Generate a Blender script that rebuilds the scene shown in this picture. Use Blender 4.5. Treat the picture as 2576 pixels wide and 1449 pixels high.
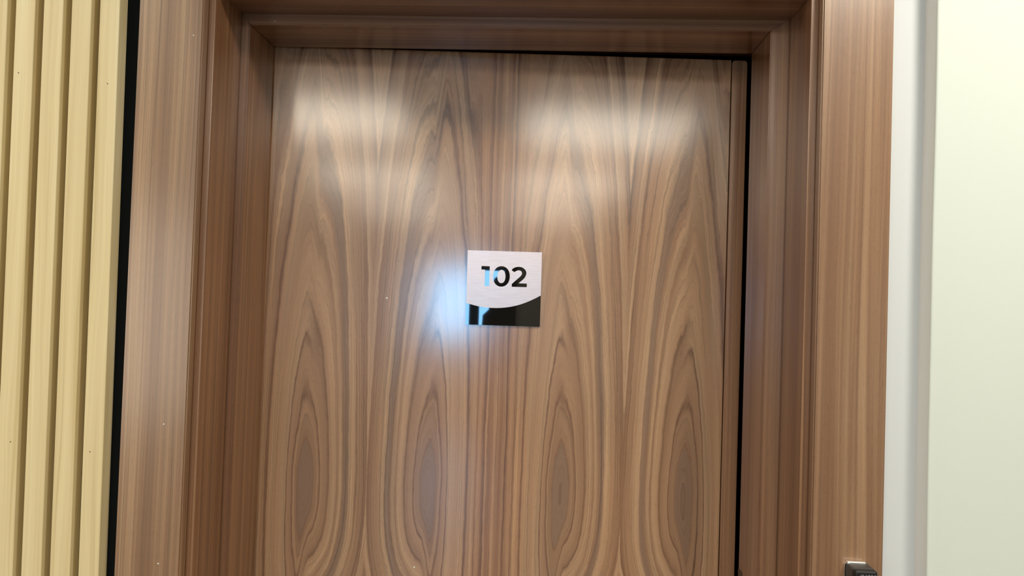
import bpy, bmesh, math, random
from mathutils import Vector, Matrix

# ----------------------------------------------------------------------------
# clear
for o in list(bpy.data.objects):
    bpy.data.objects.remove(o, do_unlink=True)
S = bpy.context.scene
COL = S.collection
random.seed(7)

# ----------------------------------------------------------------------------
# camera (metres; x right along the wall, y into the doorway, z up)
EYE = 1.55                                   # camera height above the floor
FPX, PW, PH = 1700.0, 2576, 1449
YAW, PITCH, ROLL = 0.0491, 0.0212, 0.0330
cam_data = bpy.data.cameras.new('camera')
cam_data.sensor_fit = 'HORIZONTAL'
cam_data.sensor_width = 36.0
cam_data.lens = FPX / PW * 36.0
cam_data.clip_start = 0.01
cam = bpy.data.objects.new('camera', cam_data)
COL.objects.link(cam)
fw = Vector((-math.sin(YAW) * math.cos(PITCH), math.cos(YAW) * math.cos(PITCH), math.sin(PITCH)))
rt = Vector((math.cos(YAW), math.sin(YAW), 0))
up = rt.cross(fw)
r2 = rt * math.cos(ROLL) + up * math.sin(ROLL)
u2 = -rt * math.sin(ROLL) + up * math.cos(ROLL)
mw = Matrix.Identity(4)
for i in range(3):
    mw[i][0], mw[i][1], mw[i][2] = r2[i], u2[i], -fw[i]
mw.translation = Vector((0.0845, -1.0666, EYE))
cam.matrix_world = mw
S.camera = cam

# world, lights, exposure
W = bpy.data.worlds.new('world')
S.world = W
W.use_nodes = True
W.node_tree.nodes['Background'].inputs[0].default_value = (0.9, 0.95, 1.0, 1)
W.node_tree.nodes['Background'].inputs[1].default_value = 0.0

S.view_settings.view_transform = 'Standard'
S.view_settings.look = 'None'
S.view_settings.gamma = 1.0
S.view_settings.use_curve_mapping = False
S.view_settings.exposure = -0.02

CEIL = 2.75
def area(name, loc, sx, sy, power, color, rot=(0, 0, 0), shape='RECTANGLE', spread=180):
    l = bpy.data.lights.new(name, 'AREA')
    l.shape = shape
    l.size, l.size_y = sx, sy
    l.energy = power
    l.color = color
    l.spread = math.radians(spread)
    o = bpy.data.objects.new(name, l)
    COL.objects.link(o)
    o.location = loc
    o.rotation_euler = rot
    return o
# ceiling panels of the hall behind the photographer
for py, pw in ((-3.0, 33), (-5.1, 37), (-7.2, 37)):
    area('ceiling_panel_light', (-1.15, py, CEIL - .012), 1.1, .9, pw, (1.0, .87, .70))
    area('ceiling_panel_light', (0.75, py, CEIL - .012), 1.1, .9, pw, (1.0, .89, .74))
# unseen tall light added on the hall's left for the left casing's sheen
area('left_sheen_light', (-4.05, -6.0, 1.30), 2.2, 1.8, 40, (1.0, .88, .75), rot=(0, math.radians(-90), 0))
# downlights along the wall with the doorway
area('downlight', (1.02, -.85, CEIL - .012), .36, .36, 28, (1.0, .93, .80), shape='DISK')
area('downlight', (-1.65, -0.9, CEIL - .012), .40, .40, 21, (1.0, .92, .76), shape='DISK')

# ----------------------------------------------------------------------------
# node helper: arithmetic on sockets
class NT:
    def __init__(self, name):
        self.m = bpy.data.materials.new(name)
        self.m.use_nodes = True
        self.t = self.m.node_tree
        self.t.nodes.clear()
        self.out = self.t.nodes.new('ShaderNodeOutputMaterial')
    def node(self, typ, **kw):
        n = self.t.nodes.new(typ)
        for k, v in kw.items():
            setattr(n, k, v)
        return n
    def put(self, sock, v):
        if isinstance(v, X):
            self.t.links.new(v.s, sock)
        elif hasattr(v, 'is_linked'):
            self.t.links.new(v, sock)
        else:
            sock.default_value = v
    def math(self, op, *a):
        n = self.node('ShaderNodeMath', operation=op)
        for i, v in enumerate(a):
            self.put(n.inputs[i], v)
        return X(self, n.outputs[0])
    def coords(self):
        n = self.node('ShaderNodeTexCoord')
        s = self.node('ShaderNodeSeparateXYZ')
        self.t.links.new(n.outputs['Object'], s.inputs[0])
        return [X(self, s.outputs[i]) for i in range(3)]
    def vec(self, x, y, z):
        n = self.node('ShaderNodeCombineXYZ')
        for i, v in enumerate((x, y, z)):
            self.put(n.inputs[i], v)
        return n.outputs[0]
    def noise(self, v, scale=1.0, detail=2.0, rough=.5):
        n = self.node('ShaderNodeTexNoise', noise_dimensions='3D')
        self.put(n.inputs['Vector'], v)
        n.inputs['Scale'].default_value = scale
        n.inputs['Detail'].default_value = detail
        n.inputs['Roughness'].default_value = rough
        return X(self, n.outputs[0])
    def noise1(self, w, scale=1.0, detail=2.0, rough=.5):
        n = self.node('ShaderNodeTexNoise', noise_dimensions='1D')
        self.put(n.inputs['W'], w)
        n.inputs['Scale'].default_value = scale
        n.inputs['Detail'].default_value = detail
        n.inputs['Roughness'].default_value = rough
        return X(self, n.outputs[0])
    def ramp(self, fac, stops, interp='LINEAR'):
        n = self.node('ShaderNodeValToRGB')
        self.put(n.inputs[0], fac)
        cr = n.color_ramp
        cr.interpolation = interp
        while len(cr.elements) > 1:
            cr.elements.remove(cr.elements[-1])
        cr.elements[0].position = stops[0][0]
        cr.elements[0].color = (*stops[0][1], 1)
        for p, c in stops[1:]:
            e = cr.elements.new(p)
            e.color = (*c, 1)
        return n.outputs[0]
    def mix(self, f, a, b, blend='MIX'):
        n = self.node('ShaderNodeMix', data_type='RGBA', blend_type=blend)
        self.put(n.inputs[0], f)
        for i, v in ((6, a), (7, b)):
            if isinstance(v, tuple):
                n.inputs[i].default_value = (*v, 1)
            else:
                self.put(n.inputs[i], v)
        return n.outputs[2]
    def scale_color(self, c, f):
        n = self.node('ShaderNodeVectorMath', operation='SCALE')
        self.put(n.inputs[0], c)
        self.put(n.inputs['Scale'], f)
        return n.outputs[0]
    def step(self, a, b, v):          # smooth step
        n = self.node('ShaderNodeMapRange', interpolation_type='SMOOTHSTEP')
        self.put(n.inputs[0], v)
        n.inputs[1].default_value, n.inputs[2].default_value = a, b
        return X(self, n.outputs[0])
    def bump(self, h, strength=.2, dist=.001):
        n = self.node('ShaderNodeBump')
        n.inputs['Strength'].default_value = strength
        n.inputs['Distance'].default_value = dist
        self.put(n.inputs['Height'], h)
        return n.outputs[0]
    def surf(self, color, rough=.5, metallic=0.0, spec=.5, coat=0.0, coat_rough=.2, normal=None, coat_ior=1.5, coat_normal=None, aniso=0):
        b = self.node('ShaderNodeBsdfPrincipled')
        if isinstance(color, tuple):
            color = (*color, 1)
        self.put(b.inputs['Base Color'], color)
        self.put(b.inputs['Roughness'], rough)
        b.inputs['Metallic'].default_value = metallic
        b.inputs['Specular IOR Level'].default_value = spec
        b.inputs['Coat Weight'].default_value = coat
        b.inputs['Coat Roughness'].default_value = coat_rough
        b.inputs['Coat IOR'].default_value = coat_ior
        b.inputs['Anisotropic'].default_value = aniso
        if normal is not None:
            self.put(b.inputs['Normal'], normal)
        if coat_normal is not None:
            self.put(b.inputs['Coat Normal'], coat_normal)
        self.t.links.new(b.outputs[0], self.out.inputs[0])
        return self.m

class X:
    def __init__(self, nt, s):
        self.nt, self.s = nt, s
    def __add__(self, o): return self.nt.math('ADD', self, o)
    __radd__ = __add__
    def __sub__(self, o): return self.nt.math('SUBTRACT', self, o)
    def __rsub__(self, o): return self.nt.math('SUBTRACT', o, self)
    def __mul__(self, o): return self.nt.math('MULTIPLY', self, o)
    __rmul__ = __mul__
    def __truediv__(self, o): return self.nt.math('DIVIDE', self, o)
    def __neg__(self): return self.nt.math('MULTIPLY', self, -1.0)

# walnut tones (linear)
LITE = (.490, .292, .160)
TANW = (.405, .225, .119)
MIDW = (.328, .172, .090)
BRNW = (.252, .124, .063)
DARK = (.165, .075, .038)
GREY = (.262, .150, .090)

def veneer_material():
    """Book-matched crown-cut walnut: every veneer leaf mirrors its neighbour, cathedrals in the middle."""
    n = NT('walnut_veneer')
    u, y, zz = n.coords()
    z = zz - EYE
    w, uA, a0 = .2465, .2216, .119
    leaf = n.math('FLOOR', (u - (uA - w)) / w)
    wob = (n.noise(n.vec(u * 2.0, leaf * .31, z * 2.2), 1, 1) - .5) * .012
    a = n.math('PINGPONG', u - uA + wob * .35, w)
    s = a - a0
    isB = n.step(-.012, .012, s)
    dz = z + .355
    dup = n.math('MAXIMUM', dz, 0.0)
    ddn = n.math('MAXIMUM', -dz, 0.0)
    kU = .098 - isB * .020
    kD = .48 - isB * .30
    far = n.step(.050, .118, s)
    dn2 = ddn * ddn / (ddn + .10)
    zt = (dup * kU + .020 * dup / (dup + .10) + dn2 * kD) * (1.0 - far * .85)
    low = n.noise(n.vec(a * 7.0, leaf * .23, z * 1.0), 1, 1) - .5
    mid = n.noise(n.vec(a * 38.0, leaf * .11, z * 7.0), 1, 2) - .5
    jag = n.noise(n.vec(a * 150.0, leaf * .2, z * 34.0), 1, 2) - .5
    R = n.math('SQRT', s * s + zt * zt) + low * .014 + mid * .005 + jag * .0032
    Rn = R / .25
    def st(lst):
        return [(p / .25, c) for p, c in lst]
    rampA = n.ramp(Rn, st([(0, GREY), (.0145, GREY), (.0155, BRNW), (.0165, MIDW), (.022, TANW), (.0265, MIDW), (.0285, DARK), (.030, TANW),
        (.043, MIDW), (.0455, BRNW), (.047, TANW), (.056, LITE), (.063, MIDW), (.0655, LITE), (.069, LITE), (.0715, MIDW), (.076, GREY),
        (.083, GREY), (.086, LITE), (.092, LITE), (.097, TANW), (.112, MIDW), (.118, BRNW), (.121, LITE), (.132, MIDW), (.139, DARK), (.142, LITE),
        (.158, TANW), (.168, MIDW), (.175, LITE), (.2, MIDW), (.22, TANW)]))
    rampB = n.ramp(Rn, st([(0, GREY), (.0145, GREY), (.0155, BRNW), (.0165, MIDW), (.024, TANW), (.0265, DARK), (.028, MIDW), (.036, TANW), (.038, DARK),
        (.0395, LITE), (.058, TANW), (.066, LITE), (.073, TANW), (.076, DARK), (.078, MIDW), (.088, LITE), (.093, BRNW), (.096, TANW), (.104, MIDW), (.109, DARK),
        (.111, TANW), (.118, BRNW), (.124, MIDW), (.131, LITE), (.137, BRNW), (.145, TANW), (.16, MIDW), (.2, TANW)]))
    col = n.mix(isB, rampA, rampB)
    # growth-ring shading: each ring darkens towards its outer, late-wood edge
    saw = n.math('FRACT', R * 44.0 + low * 1.2)
    inner = 1.0 - n.step(.05, .11, R)
    ring = 1.0 - n.math('POWER', saw, 5.0) * inner * .27
    # fine straight lines that follow the figure
    f1 = n.noise(n.vec(R * 260.0, leaf * 3.1, z * 1.6), 1, 3, .6) - .5
    f2 = n.noise(n.vec(R * 900.0 + a * 120.0, leaf * 5.3, z * 5.0), 1, 2, .6) - .5
    pores = n.noise(n.vec(a * 1500.0 + R * 300.0, leaf * 7.7, z * 75.0), 1, 1) 
    pore = n.step(.60, .74, pores)
    edge = n.step(.02, .10, R)
    thin = n.step(.55, .66, n.noise(n.vec(R * 520.0 + a * 60.0, leaf * 2.2, z * 1.1), 1, 2, .55))
    fac = ring * (1.0 - thin * (.08 + edge * .24)) * (1.0 + f1 * (.20 + edge * .70)) * (1.0 + f2 * (.18 + edge * .50)) * (1.0 - pore * .20)
    col = n.scale_color(col, fac * 1.02)
    # slow drift of hue along the flitch
    drift = n.noise(n.vec(u * 5.0, 3.3, z * 1.3), 1, 2)
    col = n.mix(n.step(.42, .68, drift) * .35, col, n.mix(1.0, col, (.86, .95, 1.05), 'MULTIPLY'))
    col = n.mix(n.step(.045, .10, s) * .8, col, n.mix(1.0, col, (1.05, .97, .83), 'MULTIPLY'))
    speck = n.noise(n.vec(u * 900.0, leaf, z * 420.0), 1, 2, .7)
    col = n.scale_color(col, .80 + speck * .40)
    h = f2 * .5 - pore * .5
    return n.surf(col, .42, spec=.35, coat=1.0, coat_rough=.15, coat_ior=1.78, normal=n.bump(h, .12, .0006))

def straight_walnut(name, axis, off=0.0, tone=1.0, tint=(1, 1, 1), coat_rough=.22, contrast=1.0):
    """Quarter-cut walnut with the grain running along one axis."""
    n = NT(name)
    x, y, z = n.coords()
    if axis == 'z':
        c, l = x + y * .83, z
    else:
        c, l = z + y * .83, x
    warp = (n.noise(n.vec(c * 5.0, off, l * .8), 1, 2) - .5) * .02
    c = c + warp + off * 1.37
    b1 = n.noise(n.vec(c * 38.0, off, l * .35), 1, 2)
    b2 = n.noise(n.vec(c * 190.0, off + 4, l * .9), 1, 3, .6) - .5
    b3 = n.noise(n.vec(c * 720.0, off + 9, l * 3.5), 1, 2, .6) - .5
    pores = n.step(.58, .72, n.noise(n.vec(c * 1300.0, off, l * 60.0), 1, 1))
    thin = n.step(.56, .66, n.noise(n.vec(c * 330.0, off + 2, l * .7), 1, 2, .55))
    grit = n.noise(n.vec(x * 900.0 + y * 700.0, off, z * 500.0), 1, 2, .7)
    col = n.ramp(b1, [(.28, BRNW), (.42, MIDW), (.5, TANW), (.56, MIDW), (.64, LITE), (.74, MIDW)])
    fac = (1.0 + b2 * .80 * contrast) * (1.0 + b3 * .60 * contrast) * (1.0 - pores * .16) * (1.0 - thin * .24 * contrast) * (.85 + grit * .36) * tone
    col = n.scale_color(col, fac)
    col = n.mix(1.0, col, tint, 'MULTIPLY')
    return n.surf(col, .42, spec=.35, coat=1.0, coat_rough=coat_rough, coat_ior=1.75, normal=n.bump(b3 * .5 - pores * .5, .15, .0006))

def oak_material(i):
    n = NT('pale_oak')
    x, y, z = n.coords()
    off = i * 2.371
    warp = (n.noise(n.vec(x * 14.0, off, z * 1.3), 1, 2) - .5) * .05
    c = x + warp
    b1 = n.noise(n.vec(c * 85.0, y * 30.0 + off, z * .9), 1, 3, .55)
    b2 = n.noise(n.vec(c * 520.0, y * 200.0 + off, z * 5.0), 1, 2, .6) - .5
    col = n.ramp(b1, [(.30, (.66, .515, .255)), (.45, (.78, .64, .36)), (.58, (.82, .685, .395)), (.72, (.87, .76, .475))])
    col = n.scale_color(col, (1.0 + b2 * .16))
    return n.surf(col, .5, spec=.35, normal=n.bump(b2, .1, .0005))

def plain(name, color, rough=.5, **kw):
    return NT(name).surf(color, rough, **kw)

def paint(name, color, bump=.15, scale=60, rough=.55):
    n = NT(name)
    x, y, z = n.coords()
    h = n.noise(n.vec(x, y, z * .7), scale, 4, .55)
    h2 = n.noise(n.vec(x, y, z * .3), 9, 2)
    nick = n.step(.70, .78, n.noise(n.vec(x + z * .5, y, z * 1.6), 55, 3, .6))
    col = n.mix(h2 * .12, color, (color[0] * .95, color[1] * .95, color[2] * .93))
    return n.surf(col, rough, spec=.3, normal=n.bump(h * .35 + h2 * 1.6 - nick * .5, bump, .003))

M = {}
M['veneer'] = veneer_material()
M['casing'] = straight_walnut('walnut_casing', 'z', 0.0, .82, (1.0, 1.03, 1.0), contrast=1.3)
M['casing_r'] = straight_walnut('walnut_casing', 'z', 5.2, .76, (1.0, 1.0, 1.0), contrast=.65)
M['jamb'] = straight_walnut('walnut_jamb_shaded', 'z', 2.3, .72, (1.0, .88, .78), contrast=1.1)  # same walnut as the casing; tone and tint carry the reveal's shade
M['jamb_r'] = straight_walnut('walnut_jamb_shaded', 'z', 7.9, .66, (1.0, .88, .78), contrast=.7)  # right reveal: its shade is put into the colour too, a step darker
M['head'] = straight_walnut('walnut_head_shaded', 'x', 1.7, .68, (1.0, .88, .80), contrast=.8)  # shade under the head painted in by lower tone and warm tint
M['lip'] = straight_walnut('walnut_lipping', 'z', 3.6, .95, (1.0, .95, .9))
M['felt'] = plain('black_felt', (.006, .008, .008), .9, spec=.1)
M['white'] = paint('white_paint', (.67, .705, .715), .05, 30)
M['cream'] = paint('cream_paint', (.70, .755, .695), .16, 45)
M['bright'] = paint('return_paint', (.86, .86, .84), .05, 30)
M['ceil'] = paint('ceiling_paint', (.80, .79, .76), .05)
M['floor'] = plain('dark_floor_tile', (.10, .085, .07), .35)
M['far'] = paint('beige_paint', (.55, .50, .43), .05)
M['gloss_black'] = plain('gloss_black_acrylic', (.006, .006, .006), .02, spec=.55)
M['black_plastic'] = plain('black_plastic', (.012, .012, .012), .42, spec=.4)
M['grey_plastic'] = plain('grey_plastic', (.05, .05, .052), .35)
M['chrome'] = plain('chrome', (.85, .85, .85), .12, metallic=1.0)
M['cap'] = plain('satin_chrome', (.95, .95, .93), .28, metallic=1.0)
M['bronze'] = plain('dark_bronze', (.10, .065, .045), .4, metallic=.6)
M['print'] = plain('grey_print', (.30, .30, .30), .5)
M['speck'] = plain('white_speck', (.85, .82, .78), .5)
M['blocker'] = plain('blocker_brown', (.05, .035, .025), .8)
M['nail'] = plain('nail_dark', (.12, .085, .04), .6)

def brushed():
    n = NT('brushed_aluminium')
    x, y, z = n.coords()
    j = n.noise(n.vec(x * 70.0, y, z * 1500.0), 1, 3, .65)
    g = n.noise(n.vec(x * 30.0, y, z * 420.0), 1, 2, .6)
    col = n.mix(n.step(.35, .7, g) * .5, (.68, .575, .555), (.58, .48, .46))
    return n.surf(col, .36, metallic=.92, normal=n.bump(j + g * .6, .14, .0008))
M['brushed'] = brushed()

# ----------------------------------------------------------------------------
# mesh helpers
def link(name, me, parent=None, mat=None):
    o = bpy.data.objects.new(name, me)
    COL.objects.link(o)
    if mat is not None:
        me.materials.append(mat)
    if parent is not None:
        o.parent = parent
    return o
def finish(name, bm, mat, parent=None, smooth=False):
    me = bpy.data.meshes.new(name)
    bmesh.ops.recalc_face_normals(bm, faces=bm.faces)
    bm.to_mesh(me)
    bm.free()
    if smooth:
        for p in me.polygons:
            p.use_smooth = True
    return link(name, me, parent, mat)
def box_bm(bm, x0, x1, y0, y1, z0, z1):
    v = [bm.verts.new(p) for p in ((x0, y0, z0), (x1, y0, z0), (x1, y1, z0), (x0, y1, z0), (x0, y0, z1), (x1, y0, z1), (x1, y1, z1), (x0, y1, z1))]
    for q in ((0, 1, 5, 4), (1, 2, 6, 5), (2, 3, 7, 6), (3, 0, 4, 7), (4, 5, 6, 7), (3, 2, 1, 0)):
        bm.faces.new([v[i] for i in q])
def box(name, x0, x1, y0, y1, z0, z1, mat, parent=None, bevel=0.0, seg=2):
    bm = bmesh.new()
    box_bm(bm, x0, x1, y0, y1, z0, z1)
    if bevel:
        bmesh.ops.bevel(bm, geom=bm.edges[:], offset=bevel, segments=seg, affect='EDGES', profile=.5)
    return finish(name, bm, mat, parent)
def prism_xz(name, pts, y0, y1, mat, parent=None, bevel=0.0, holes=()):
    """outline in x/z, extruded from y0 (front) to y1; pts may be concave, holes are inner outlines"""
    cu = bpy.data.curves.new(name, 'CURVE')
    cu.dimensions = '2D'
    cu.fill_mode = 'BOTH'
    for loop in (pts,) + tuple(holes):
        sp = cu.splines.new('POLY')
        sp.points.add(len(loop) - 1)
        for p, q in zip(sp.points, loop):
            p.co = (q[0], q[1], 0, 1)
        sp.use_cyclic_u = True
    cu.extrude = (y1 - y0) / 2
    o = bpy.data.objects.new(name, cu)
    COL.objects.link(o)
    dg = bpy.context.evaluated_depsgraph_get()
    me = bpy.data.meshes.new_from_object(o.evaluated_get(dg))
    bpy.data.objects.remove(o, do_unlink=True)
    me.transform(Matrix.Translation((0, (y0 + y1) / 2, 0)) @ Matrix.Rotation(math.radians(90), 4, 'X'))
    me.name = name
    me.materials.clear()
    return link(name, me, parent, mat)
def empty(name, loc=(0, 0, 0), rot=(0, 0, 0)):
    o = bpy.data.objects.new(name, None)
    COL.objects.link(o)
    o.empty_display_size = .1
    o.location = loc
    o.rotation_euler = rot
    return o
def structure(o, label=None):
    o['kind'] = 'structure'
    if label:
        o['label'] = label
    return o
def tag(o, label, cat, group=None):
    o['label'], o['category'] = label, cat
    if group:
        o['group'] = group

# ----------------------------------------------------------------------------
# dimensions of the doorway
XCL, XIL, XJL, XS = -.595, -.4865, -.4755, .460      # casing, casing inner edge, jamb face, stop face
XCR, XIR, XJR = .6125, .5040, .4920
D1, D2, DB = .1127, .2208, .285                      # stop front, stop back, jamb back
ZS, ZJ, ZC = 2.0340, 2.0530, 2.0680                  # stop underside, head jamb underside, casing underside
YW = .018                                            # wall face behind the casing
XW = .6680                                           # where the cream wall begins
YR = -.0125                                          # face of the cream wall

# ----------------------------------------------------------------------------
# room shell
structure(box('floor', -4.2, 4.2, -9.0, 3.0, -.1, 0, M['floor']), 'dark floor of the hall')
structure(box('ceiling', -4.2, 4.2, -9.0, 3.0, CEIL, CEIL + .1, M['ceil']), 'white ceiling of the hall')
bm = bmesh.new()
box_bm(bm, -4.2, -.520, YW, .275, 0, CEIL)
box_bm(bm, .536, 4.2, YW, .275, 0, CEIL)
box_bm(bm, -.520, .536, YW, .275, 2.095, CEIL)
structure(finish('wall_front', bm, M['white']), 'smooth white wall around the walnut door frame')
# cream wall: proud of the white strip, with a rounded plaster edge
bm = bmesh.new()
prof = [(XW, YW), (XW + .0001, YR - .0012), (XW + .0008, YR - .0026), (XW + .0035, YR - .0034), (XW + .013, YR - .0026), (XW + .024, YR - .0004),
        (XW + .038, YR + .0006), (XW + .058, YR + .0004), (XW + .085, YR - .0002), (XW + .13, YR), (4.2, YR), (4.2, YW)]
zs = [i * CEIL / 44 for i in range(45)]
rows = []
for k, z in enumerate(zs):
    wv = math.sin(z * 7.3) * .0006 + math.sin(z * 17.1 + 1) * .0003
    rows.append([bm.verts.new((px + wv * (1 if i < 9 else 0), py + (.0004 * math.sin(z * 11 + i) if 3 < i < 9 else 0), z)) for i, (px, py) in enumerate(prof)])
for k in range(len(zs) - 1):
    for i in range(len(prof)):
        j = (i + 1) % len(prof)
        bm.faces.new((rows[k][i], rows[k][j], rows[k + 1][j], rows[k + 1][i]))
bm.faces.new(rows[0][::-1])
bm.faces.new(rows[-1])
wr = structure(finish('wall_right', bm, M['cream'], smooth=True), 'cream plastered wall with a rounded edge on the right')
wr.data.materials.append(M['bright'])
for p in wr.data.polygons:                       # white return, coloured lighter than the strip to offset its low light
    if p.index % len(prof) == 0:
        p.use_smooth = False
        p.material_index = 1
structure(box('wall_side_left', -4.2, -4.1, -9.0, YW, 0, CEIL, M['cream']))
structure(box('wall_side_right', 4.1, 4.2, -9.0, YR, 0, CEIL, M['cream']))
bm = bmesh.new()
WX0, WX1, WZ0, WZ1 = -.87, .32, .95, 2.08
for a in ((-4.2, WX0, 0, CEIL), (WX1, 4.2, 0, CEIL), (WX0, WX1, 0, WZ0), (WX0, WX1, WZ1, CEIL)):
    box_bm(bm, a[0], a[1], -9.0, -8.9, a[2], a[3])
structure(finish('wall_back', bm, M['far']), 'beige wall on the far side of the hall')
structure(box('wall_beyond', -1.2, 1.2, 1.6, 1.7, 0, CEIL, M['felt']))
# window behind the photographer, seen only as a reflection
win = structure(empty('window_1', (-.4, -8.95, WZ0)), 'bright window behind the photographer')
pm = bpy.data.materials.new('daylight_glass')
pm.use_nodes = True
pm.node_tree.nodes.clear()
e = pm.node_tree.nodes.new('ShaderNodeEmission')
e.inputs[0].default_value = (.25, .60, 1.0, 1)
e.inputs[1].default_value = 26.0
pm.node_tree.links.new(e.outputs[0], pm.node_tree.nodes.new('ShaderNodeOutputMaterial').inputs[0])
def wbox(name, x0, x1, z0, z1, y0, y1, mat):
    return box(name, x0 + .4, x1 + .4, y0 + 8.95, y1 + 8.95, z0 - WZ0, z1 - WZ0, mat, win)
wbox('pane', -.82, -.27, 1.0, 2.03, -8.96, -8.95, pm)
wbox('pane', -.115, .27, 1.0, 2.03, -8.96, -8.95, pm)
for a in ((-.87, -.82, .95, 2.08), (-.27, -.115, .95, 2.08), (.27, .32, .95, 2.08), (-.82, -.27, .95, 1.0), (-.82, -.27, 2.03, 2.08), (-.115, .27, .95, 1.0), (-.115, .27, 2.03, 2.08)):
    wbox('window_frame', a[0], a[1], a[2], a[3], -8.98, -8.91, M['black_plastic'])

# unseen dark shape added to cut the window's reflection where the photographer stands
blk = prism_xz('reflection_blocker', [(.45, .60), (.45, 2.20), (.285, 2.20), (.285, 2.04), (.105, 1.91), (.065, 1.78), (.033, 1.43), (-.058, 1.34), (-.068, 1.16), (-.075, .60)], -.02, .02, M['blocker'], win)
blk.location = (.4, .09, -WZ0)

# ----------------------------------------------------------------------------
# door frame (trim): casings, jambs, stops
fr = structure(empty('trim_1', (0, YW, 0)), 'walnut door frame with deep reveals around the door')
def fbox(name, x0, x1, y0, y1, z0, z1, mat, bevel=.0012):
    return box(name, x0, x1, y0 - YW, y1 - YW, z0, z1, mat, fr, bevel)
def mitre(name, outer, y0, y1, mat, bevel=.0012):
    bm = bmesh.new()
    f = [bm.verts.new((x, y0 - YW, z)) for x, z in outer]
    b = [bm.verts.new((x, y1 - YW, z)) for x, z in outer]
    bm.faces.new(f)
    bm.faces.new(b[::-1])
    for i in range(4):
        j = (i + 1) % 4
        bm.faces.new((f[i], b[i], b[j], f[j]))
    bmesh.ops.bevel(bm, geom=bm.edges[:], offset=bevel, segments=2, affect='EDGES')
    return finish(name, bm, mat, fr)
CW = .108
mitre('side_casing', [(XCL, 0), (XIL, 0), (XIL, ZC), (XCL, ZC + CW)], 0, YW, M['casing'], .0022)
mitre('side_casing', [(XIR, 0), (XCR, 0), (XCR, ZC + CW), (XIR, ZC)], 0, YW, M['casing_r'], .0022)
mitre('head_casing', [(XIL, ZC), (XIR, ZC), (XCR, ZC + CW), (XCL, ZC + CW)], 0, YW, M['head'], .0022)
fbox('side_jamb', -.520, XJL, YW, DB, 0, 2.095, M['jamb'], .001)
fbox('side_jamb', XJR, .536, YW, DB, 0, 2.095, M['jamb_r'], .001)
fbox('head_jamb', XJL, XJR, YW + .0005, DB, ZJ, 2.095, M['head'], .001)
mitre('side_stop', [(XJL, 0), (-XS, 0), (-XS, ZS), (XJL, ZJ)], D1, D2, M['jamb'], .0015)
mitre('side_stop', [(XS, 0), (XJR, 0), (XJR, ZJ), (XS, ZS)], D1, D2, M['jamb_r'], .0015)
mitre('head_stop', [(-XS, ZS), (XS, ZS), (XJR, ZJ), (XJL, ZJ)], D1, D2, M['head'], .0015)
# strike plate on the right-hand stop, only its rounded top corner is in view
def rounded(x0, x1, z0, z1, r, n=6):
    pts = []
    for cx, cz, a0 in ((x1 - r, z1 - r, 0), (x0 + r, z1 - r, 90), (x0 + r, z0 + r, 180), (x1 - r, z0 + r, 270)):
        for k in range(n + 1):
            a = math.radians(a0 + 90 * k / n)
            pts.append((cx + r * math.cos(a), cz + r * math.sin(a)))
    return pts

# ----------------------------------------------------------------------------
# door leaf, slightly ajar (hinged on the left)
TH = .0443
door = structure(empty('door_1', (-XS - .010, D2 + .003, 0), (0, 0, TH)), 'walnut veneered door standing slightly ajar')
DW, DT = .9358, 2.0379
EX = .9052
box('door_panel', 0, EX, 0, .045, .008, DT, M['veneer'], door, .0012)
prism = rounded(EX + .0016, DW, .008, DT - .0010, .006)
prism_xz('edge_strip', prism, -.0004, .044, M['lip'], door)

# ----------------------------------------------------------------------------
# number plate
pl = empty('room_number_plate', (0, 0, 0))
tag(pl, 'square room number plate reading 102, brushed metal over glossy black, on the walnut door', 'door sign')
PS = .1441
c, s = math.cos(TH), math.sin(TH)
pu, pz = .4746, EYE + .0264
pl.location = (-XS - .010 + pu * c + .0 * s, D2 + .003 + pu * s, pz)
pl.rotation_euler = (0, -.0024, TH)
h = PS / 2
prism_xz('black_base', [(-h, -h), (h, -h), (h, h), (-h, h)], -.0040, -.0002, M['gloss_black'], pl)

def P(lst):
    return [(a * PS, b * PS) for a, b in lst]
def smooth_loop(pts, corners, n=5):
    """Catmull-Rom through the points; indices in corners stay sharp"""
    out = []
    N = len(pts)
    for i in range(N):
        p1, p2 = Vector(pts[i]), Vector(pts[(i + 1) % N])
        if i in corners and (i + 1) % N in corners:
            out.append(tuple(p1))
            continue
        p0 = Vector(pts[i - 1]) if i not in corners else p1 * 2 - p2
        p3 = Vector(pts[(i + 2) % N]) if (i + 1) % N not in corners else p2 * 2 - p1
        for k in range(n):
            t = k / n
            q = .5 * ((2 * p1) + (p2 - p0) * t + (2 * p0 - 5 * p1 + 4 * p2 - p3) * t * t + (3 * p1 - p0 - 3 * p2 + p3) * t ** 3)
            out.append(tuple(q))
    return out
def oval(cx, cz, rx, rz, n=48, e=2.15):
    out = []
    for k in range(n):
        a = 2 * math.pi * k / n
        ca, sa = math.cos(a), math.sin(a)
        out.append((cx + rx * math.copysign(abs(ca) ** (2 / e), ca), cz + rz * math.copysign(abs(sa) ** (2 / e), sa)))
    return out
ONE = P([(-.3082, .2922), (-.197, .2922), (-.197, .0250), (-.2590, .0250), (-.2590, .2450), (-.3082, .2450)])
ZERO_O = P(oval(-.0365, .160, .1125, .1378))
ZERO_I = P(oval(-.0365, .159, .0545, .0893))
TWO = smooth_loop(P([(.0964, .2479), (.1160, .2705), (.1459, .2874), (.1891, .2965), (.2357, .2905), (.2741, .2655), (.2944, .235), (.2975, .2059), (.2905, .1793), (.2746, .1495), (.2464, .1184),
    (.1955, .0742), (.3080, .0742), (.3080, .0252), (.1062, .0252), (.1062, .0636), (.185, .1372), (.2161, .1664), (.2347, .1913), (.2387, .2158), (.2294, .236), (.2108, .2461), (.1905, .2483), (.1617, .2402), (.1376, .2224)]),
    {0, 11, 12, 13, 14, 15, 24})
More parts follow.
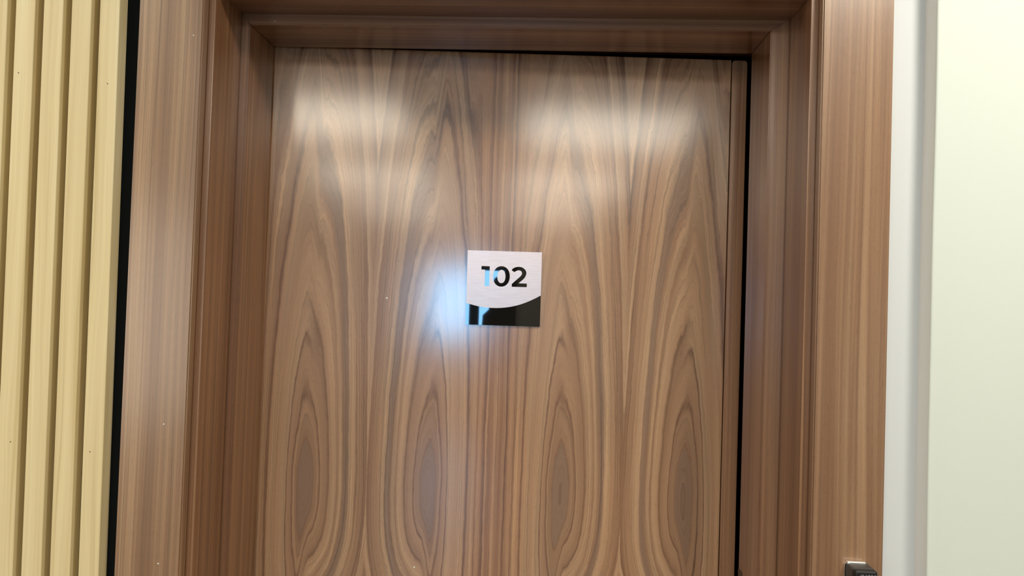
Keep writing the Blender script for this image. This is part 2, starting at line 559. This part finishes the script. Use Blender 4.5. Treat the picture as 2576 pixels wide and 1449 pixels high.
wave = [(-.5, -.2105), (-.45, -.2235), (-.39, -.2385), (-.322, -.2525), (-.265, -.2600), (-.212, -.2640), (-.15, -.2660), (-.0836, -.2660), (-.02, -.2615), (.0447, -.2535), (.11, -.2420), (.1728, -.2260), (.23, -.2085), (.2825, -.1890), (.33, -.1690), (.3738, -.1480), (.44, -.1140), (.5, -.0800)]
face = P(wave + [(.5, .5), (-.5, .5)])
prism_xz('metal_face', face, -.0056, -.0040, M['brushed'], pl, holes=(ONE, ZERO_O[::-1], TWO[::-1]))
def digit(pts, holes=()):
    o = prism_xz('digit', pts, -.0054, -.0040, M['gloss_black'], pl, holes=holes)
    o['label'] = 'glossy black cut-out digit'
    return o
digit(ONE)
digit(ZERO_O, (ZERO_I[::-1],))
digit(TWO)
prism_xz('metal_face', ZERO_I, -.0056, -.0040, M['brushed'], pl)

# ----------------------------------------------------------------------------
# slatted oak panel on the left, on a black felt backing
sp = empty('slat_panel', (-.66, YW, 0))
tag(sp, 'pale oak slatted wall panel on black felt left of the walnut door frame', 'wall panel')
box('felt_backing', -1.715 + .66, -.5962 + .66, -.0030, -.0001, .0, CEIL - .002, M['felt'], sp)
SW, PITCHS, RIGHT = .0333, .0476, -.6198
NAILS = {0: ((-.6405, EYE + .3344), (-.6418, EYE - .2628)), 3: ((-.7921, EYE + .3496), (-.7752, EYE - .2526))}
for k in range(23):
    xr = RIGHT - k * PITCHS
    xc = xr - SW / 2
    mat = oak_material(k)
    o = box('slat', -SW / 2, SW / 2, -.0245, -.0031, .004 - EYE, CEIL - .006 - EYE, mat, sp, .0007, 1)
    o.location = (xc + .66, 0, EYE)
    o.rotation_euler = (0, -.0080, 0)
    if k in NAILS:
        for nx, nz in NAILS[k]:
            bm = bmesh.new()
            bmesh.ops.create_cone(bm, cap_ends=True, segments=8, radius1=.0010, radius2=.0010, depth=.0006, matrix=Matrix.Rotation(math.radians(90), 4, 'X'))
            lz = nz - EYE
            lx = nx + .0026 - xc + .008 * lz
            lx = max(-SW / 2 + .003, min(SW / 2 - .003, lx))
            nl = finish('nail', bm, M['nail'], o)
            nl.location = (lx, -.0246, lz)

# ----------------------------------------------------------------------------
# small combination lock fixed to the right casing (only its top is in the picture)
lk = empty('combination_lock', (.5715, 0, EYE - .4255))
tag(lk, 'small black combination lock with a chrome top edge on the right casing', 'lock')
LW = .0168
prism_xz('back_plate', rounded(-LW - .0012, LW + .0006, -.05, .0478, .006), -.0048, -.0002, M['chrome'], lk)
def rbox(name, x0, x1, y0, y1, z0, z1, r, mat, parent):
    bm = bmesh.new()
    box_bm(bm, x0, x1, y0, y1, z0, z1)
    bmesh.ops.bevel(bm, geom=bm.edges[:], offset=r, segments=4, affect='EDGES', profile=.5)
    return finish(name, bm, mat, parent, smooth=False)
rbox('housing', -LW, LW, -.0300, -.0040, -.049, .0470, .0045, M['grey_plastic'], lk)
rbox('front_cover', -LW, LW, -.0362, -.0240, -.049, .0462, .0038, M['black_plastic'], lk)
rbox('top_cap', -LW + .0005, LW - .004, -.0090, -.0006, .0440, .0496, .0024, M['cap'], lk)
tc = bpy.data.curves.new('lettering', 'FONT')
tc.body = '(26890'
tc.size = .0088
tc.extrude = .0002
tc.align_x = 'CENTER'
to = bpy.data.objects.new('lettering', tc)
COL.objects.link(to)
dg = bpy.context.evaluated_depsgraph_get()
tm = bpy.data.meshes.new_from_object(to.evaluated_get(dg))
bpy.data.objects.remove(to, do_unlink=True)
tm.transform(Matrix.Rotation(math.radians(90), 4, 'X'))
tm.materials.clear()
lt = link('lettering', tm, lk, M['print'])
lt.location = (.0020, -.0363, .0348)

# ----------------------------------------------------------------------------
# strike plate on the right stop
def yz_plate(name, y0, y1, z0, z1, r, x0, x1, mat, parent):
    o = prism_xz(name, rounded(y0, y1, z0, z1, r), -x1, -x0, mat, parent)
    o.data.transform(Matrix.Rotation(math.radians(90), 4, 'Z'))
    return o
yz_plate('strike_plate', .196 - YW, .2206 - YW, .95, EYE - .4790, .005, XS - .0008, XS + .0002, M['bronze'], fr)

# paint specks left on the woodwork
def speck(x, y, z, r, parent):
    bm = bmesh.new()
    bmesh.ops.create_uvsphere(bm, u_segments=8, v_segments=5, radius=r)
    bmesh.ops.scale(bm, vec=(1.0, .25, .9), verts=bm.verts)
    o = finish('paint_speck', bm, M['speck'], parent, True)
    o.location = (x, y, z)
speck(.2477, -.0001, EYE + .0002, .0022, door)
speck(.3197, -.0001, EYE - .5167, .0018, door)
speck(-.5015, -YW - .0001, EYE + .4182, .0012, fr)
speck(-.5229, -YW - .0001, EYE - .2149, .0013, fr)
speck(-.5220, -YW - .0001, EYE - .4382, .0014, fr)
speck(-.4147, D1 - YW - .0001, EYE + .4903, .0011, fr)
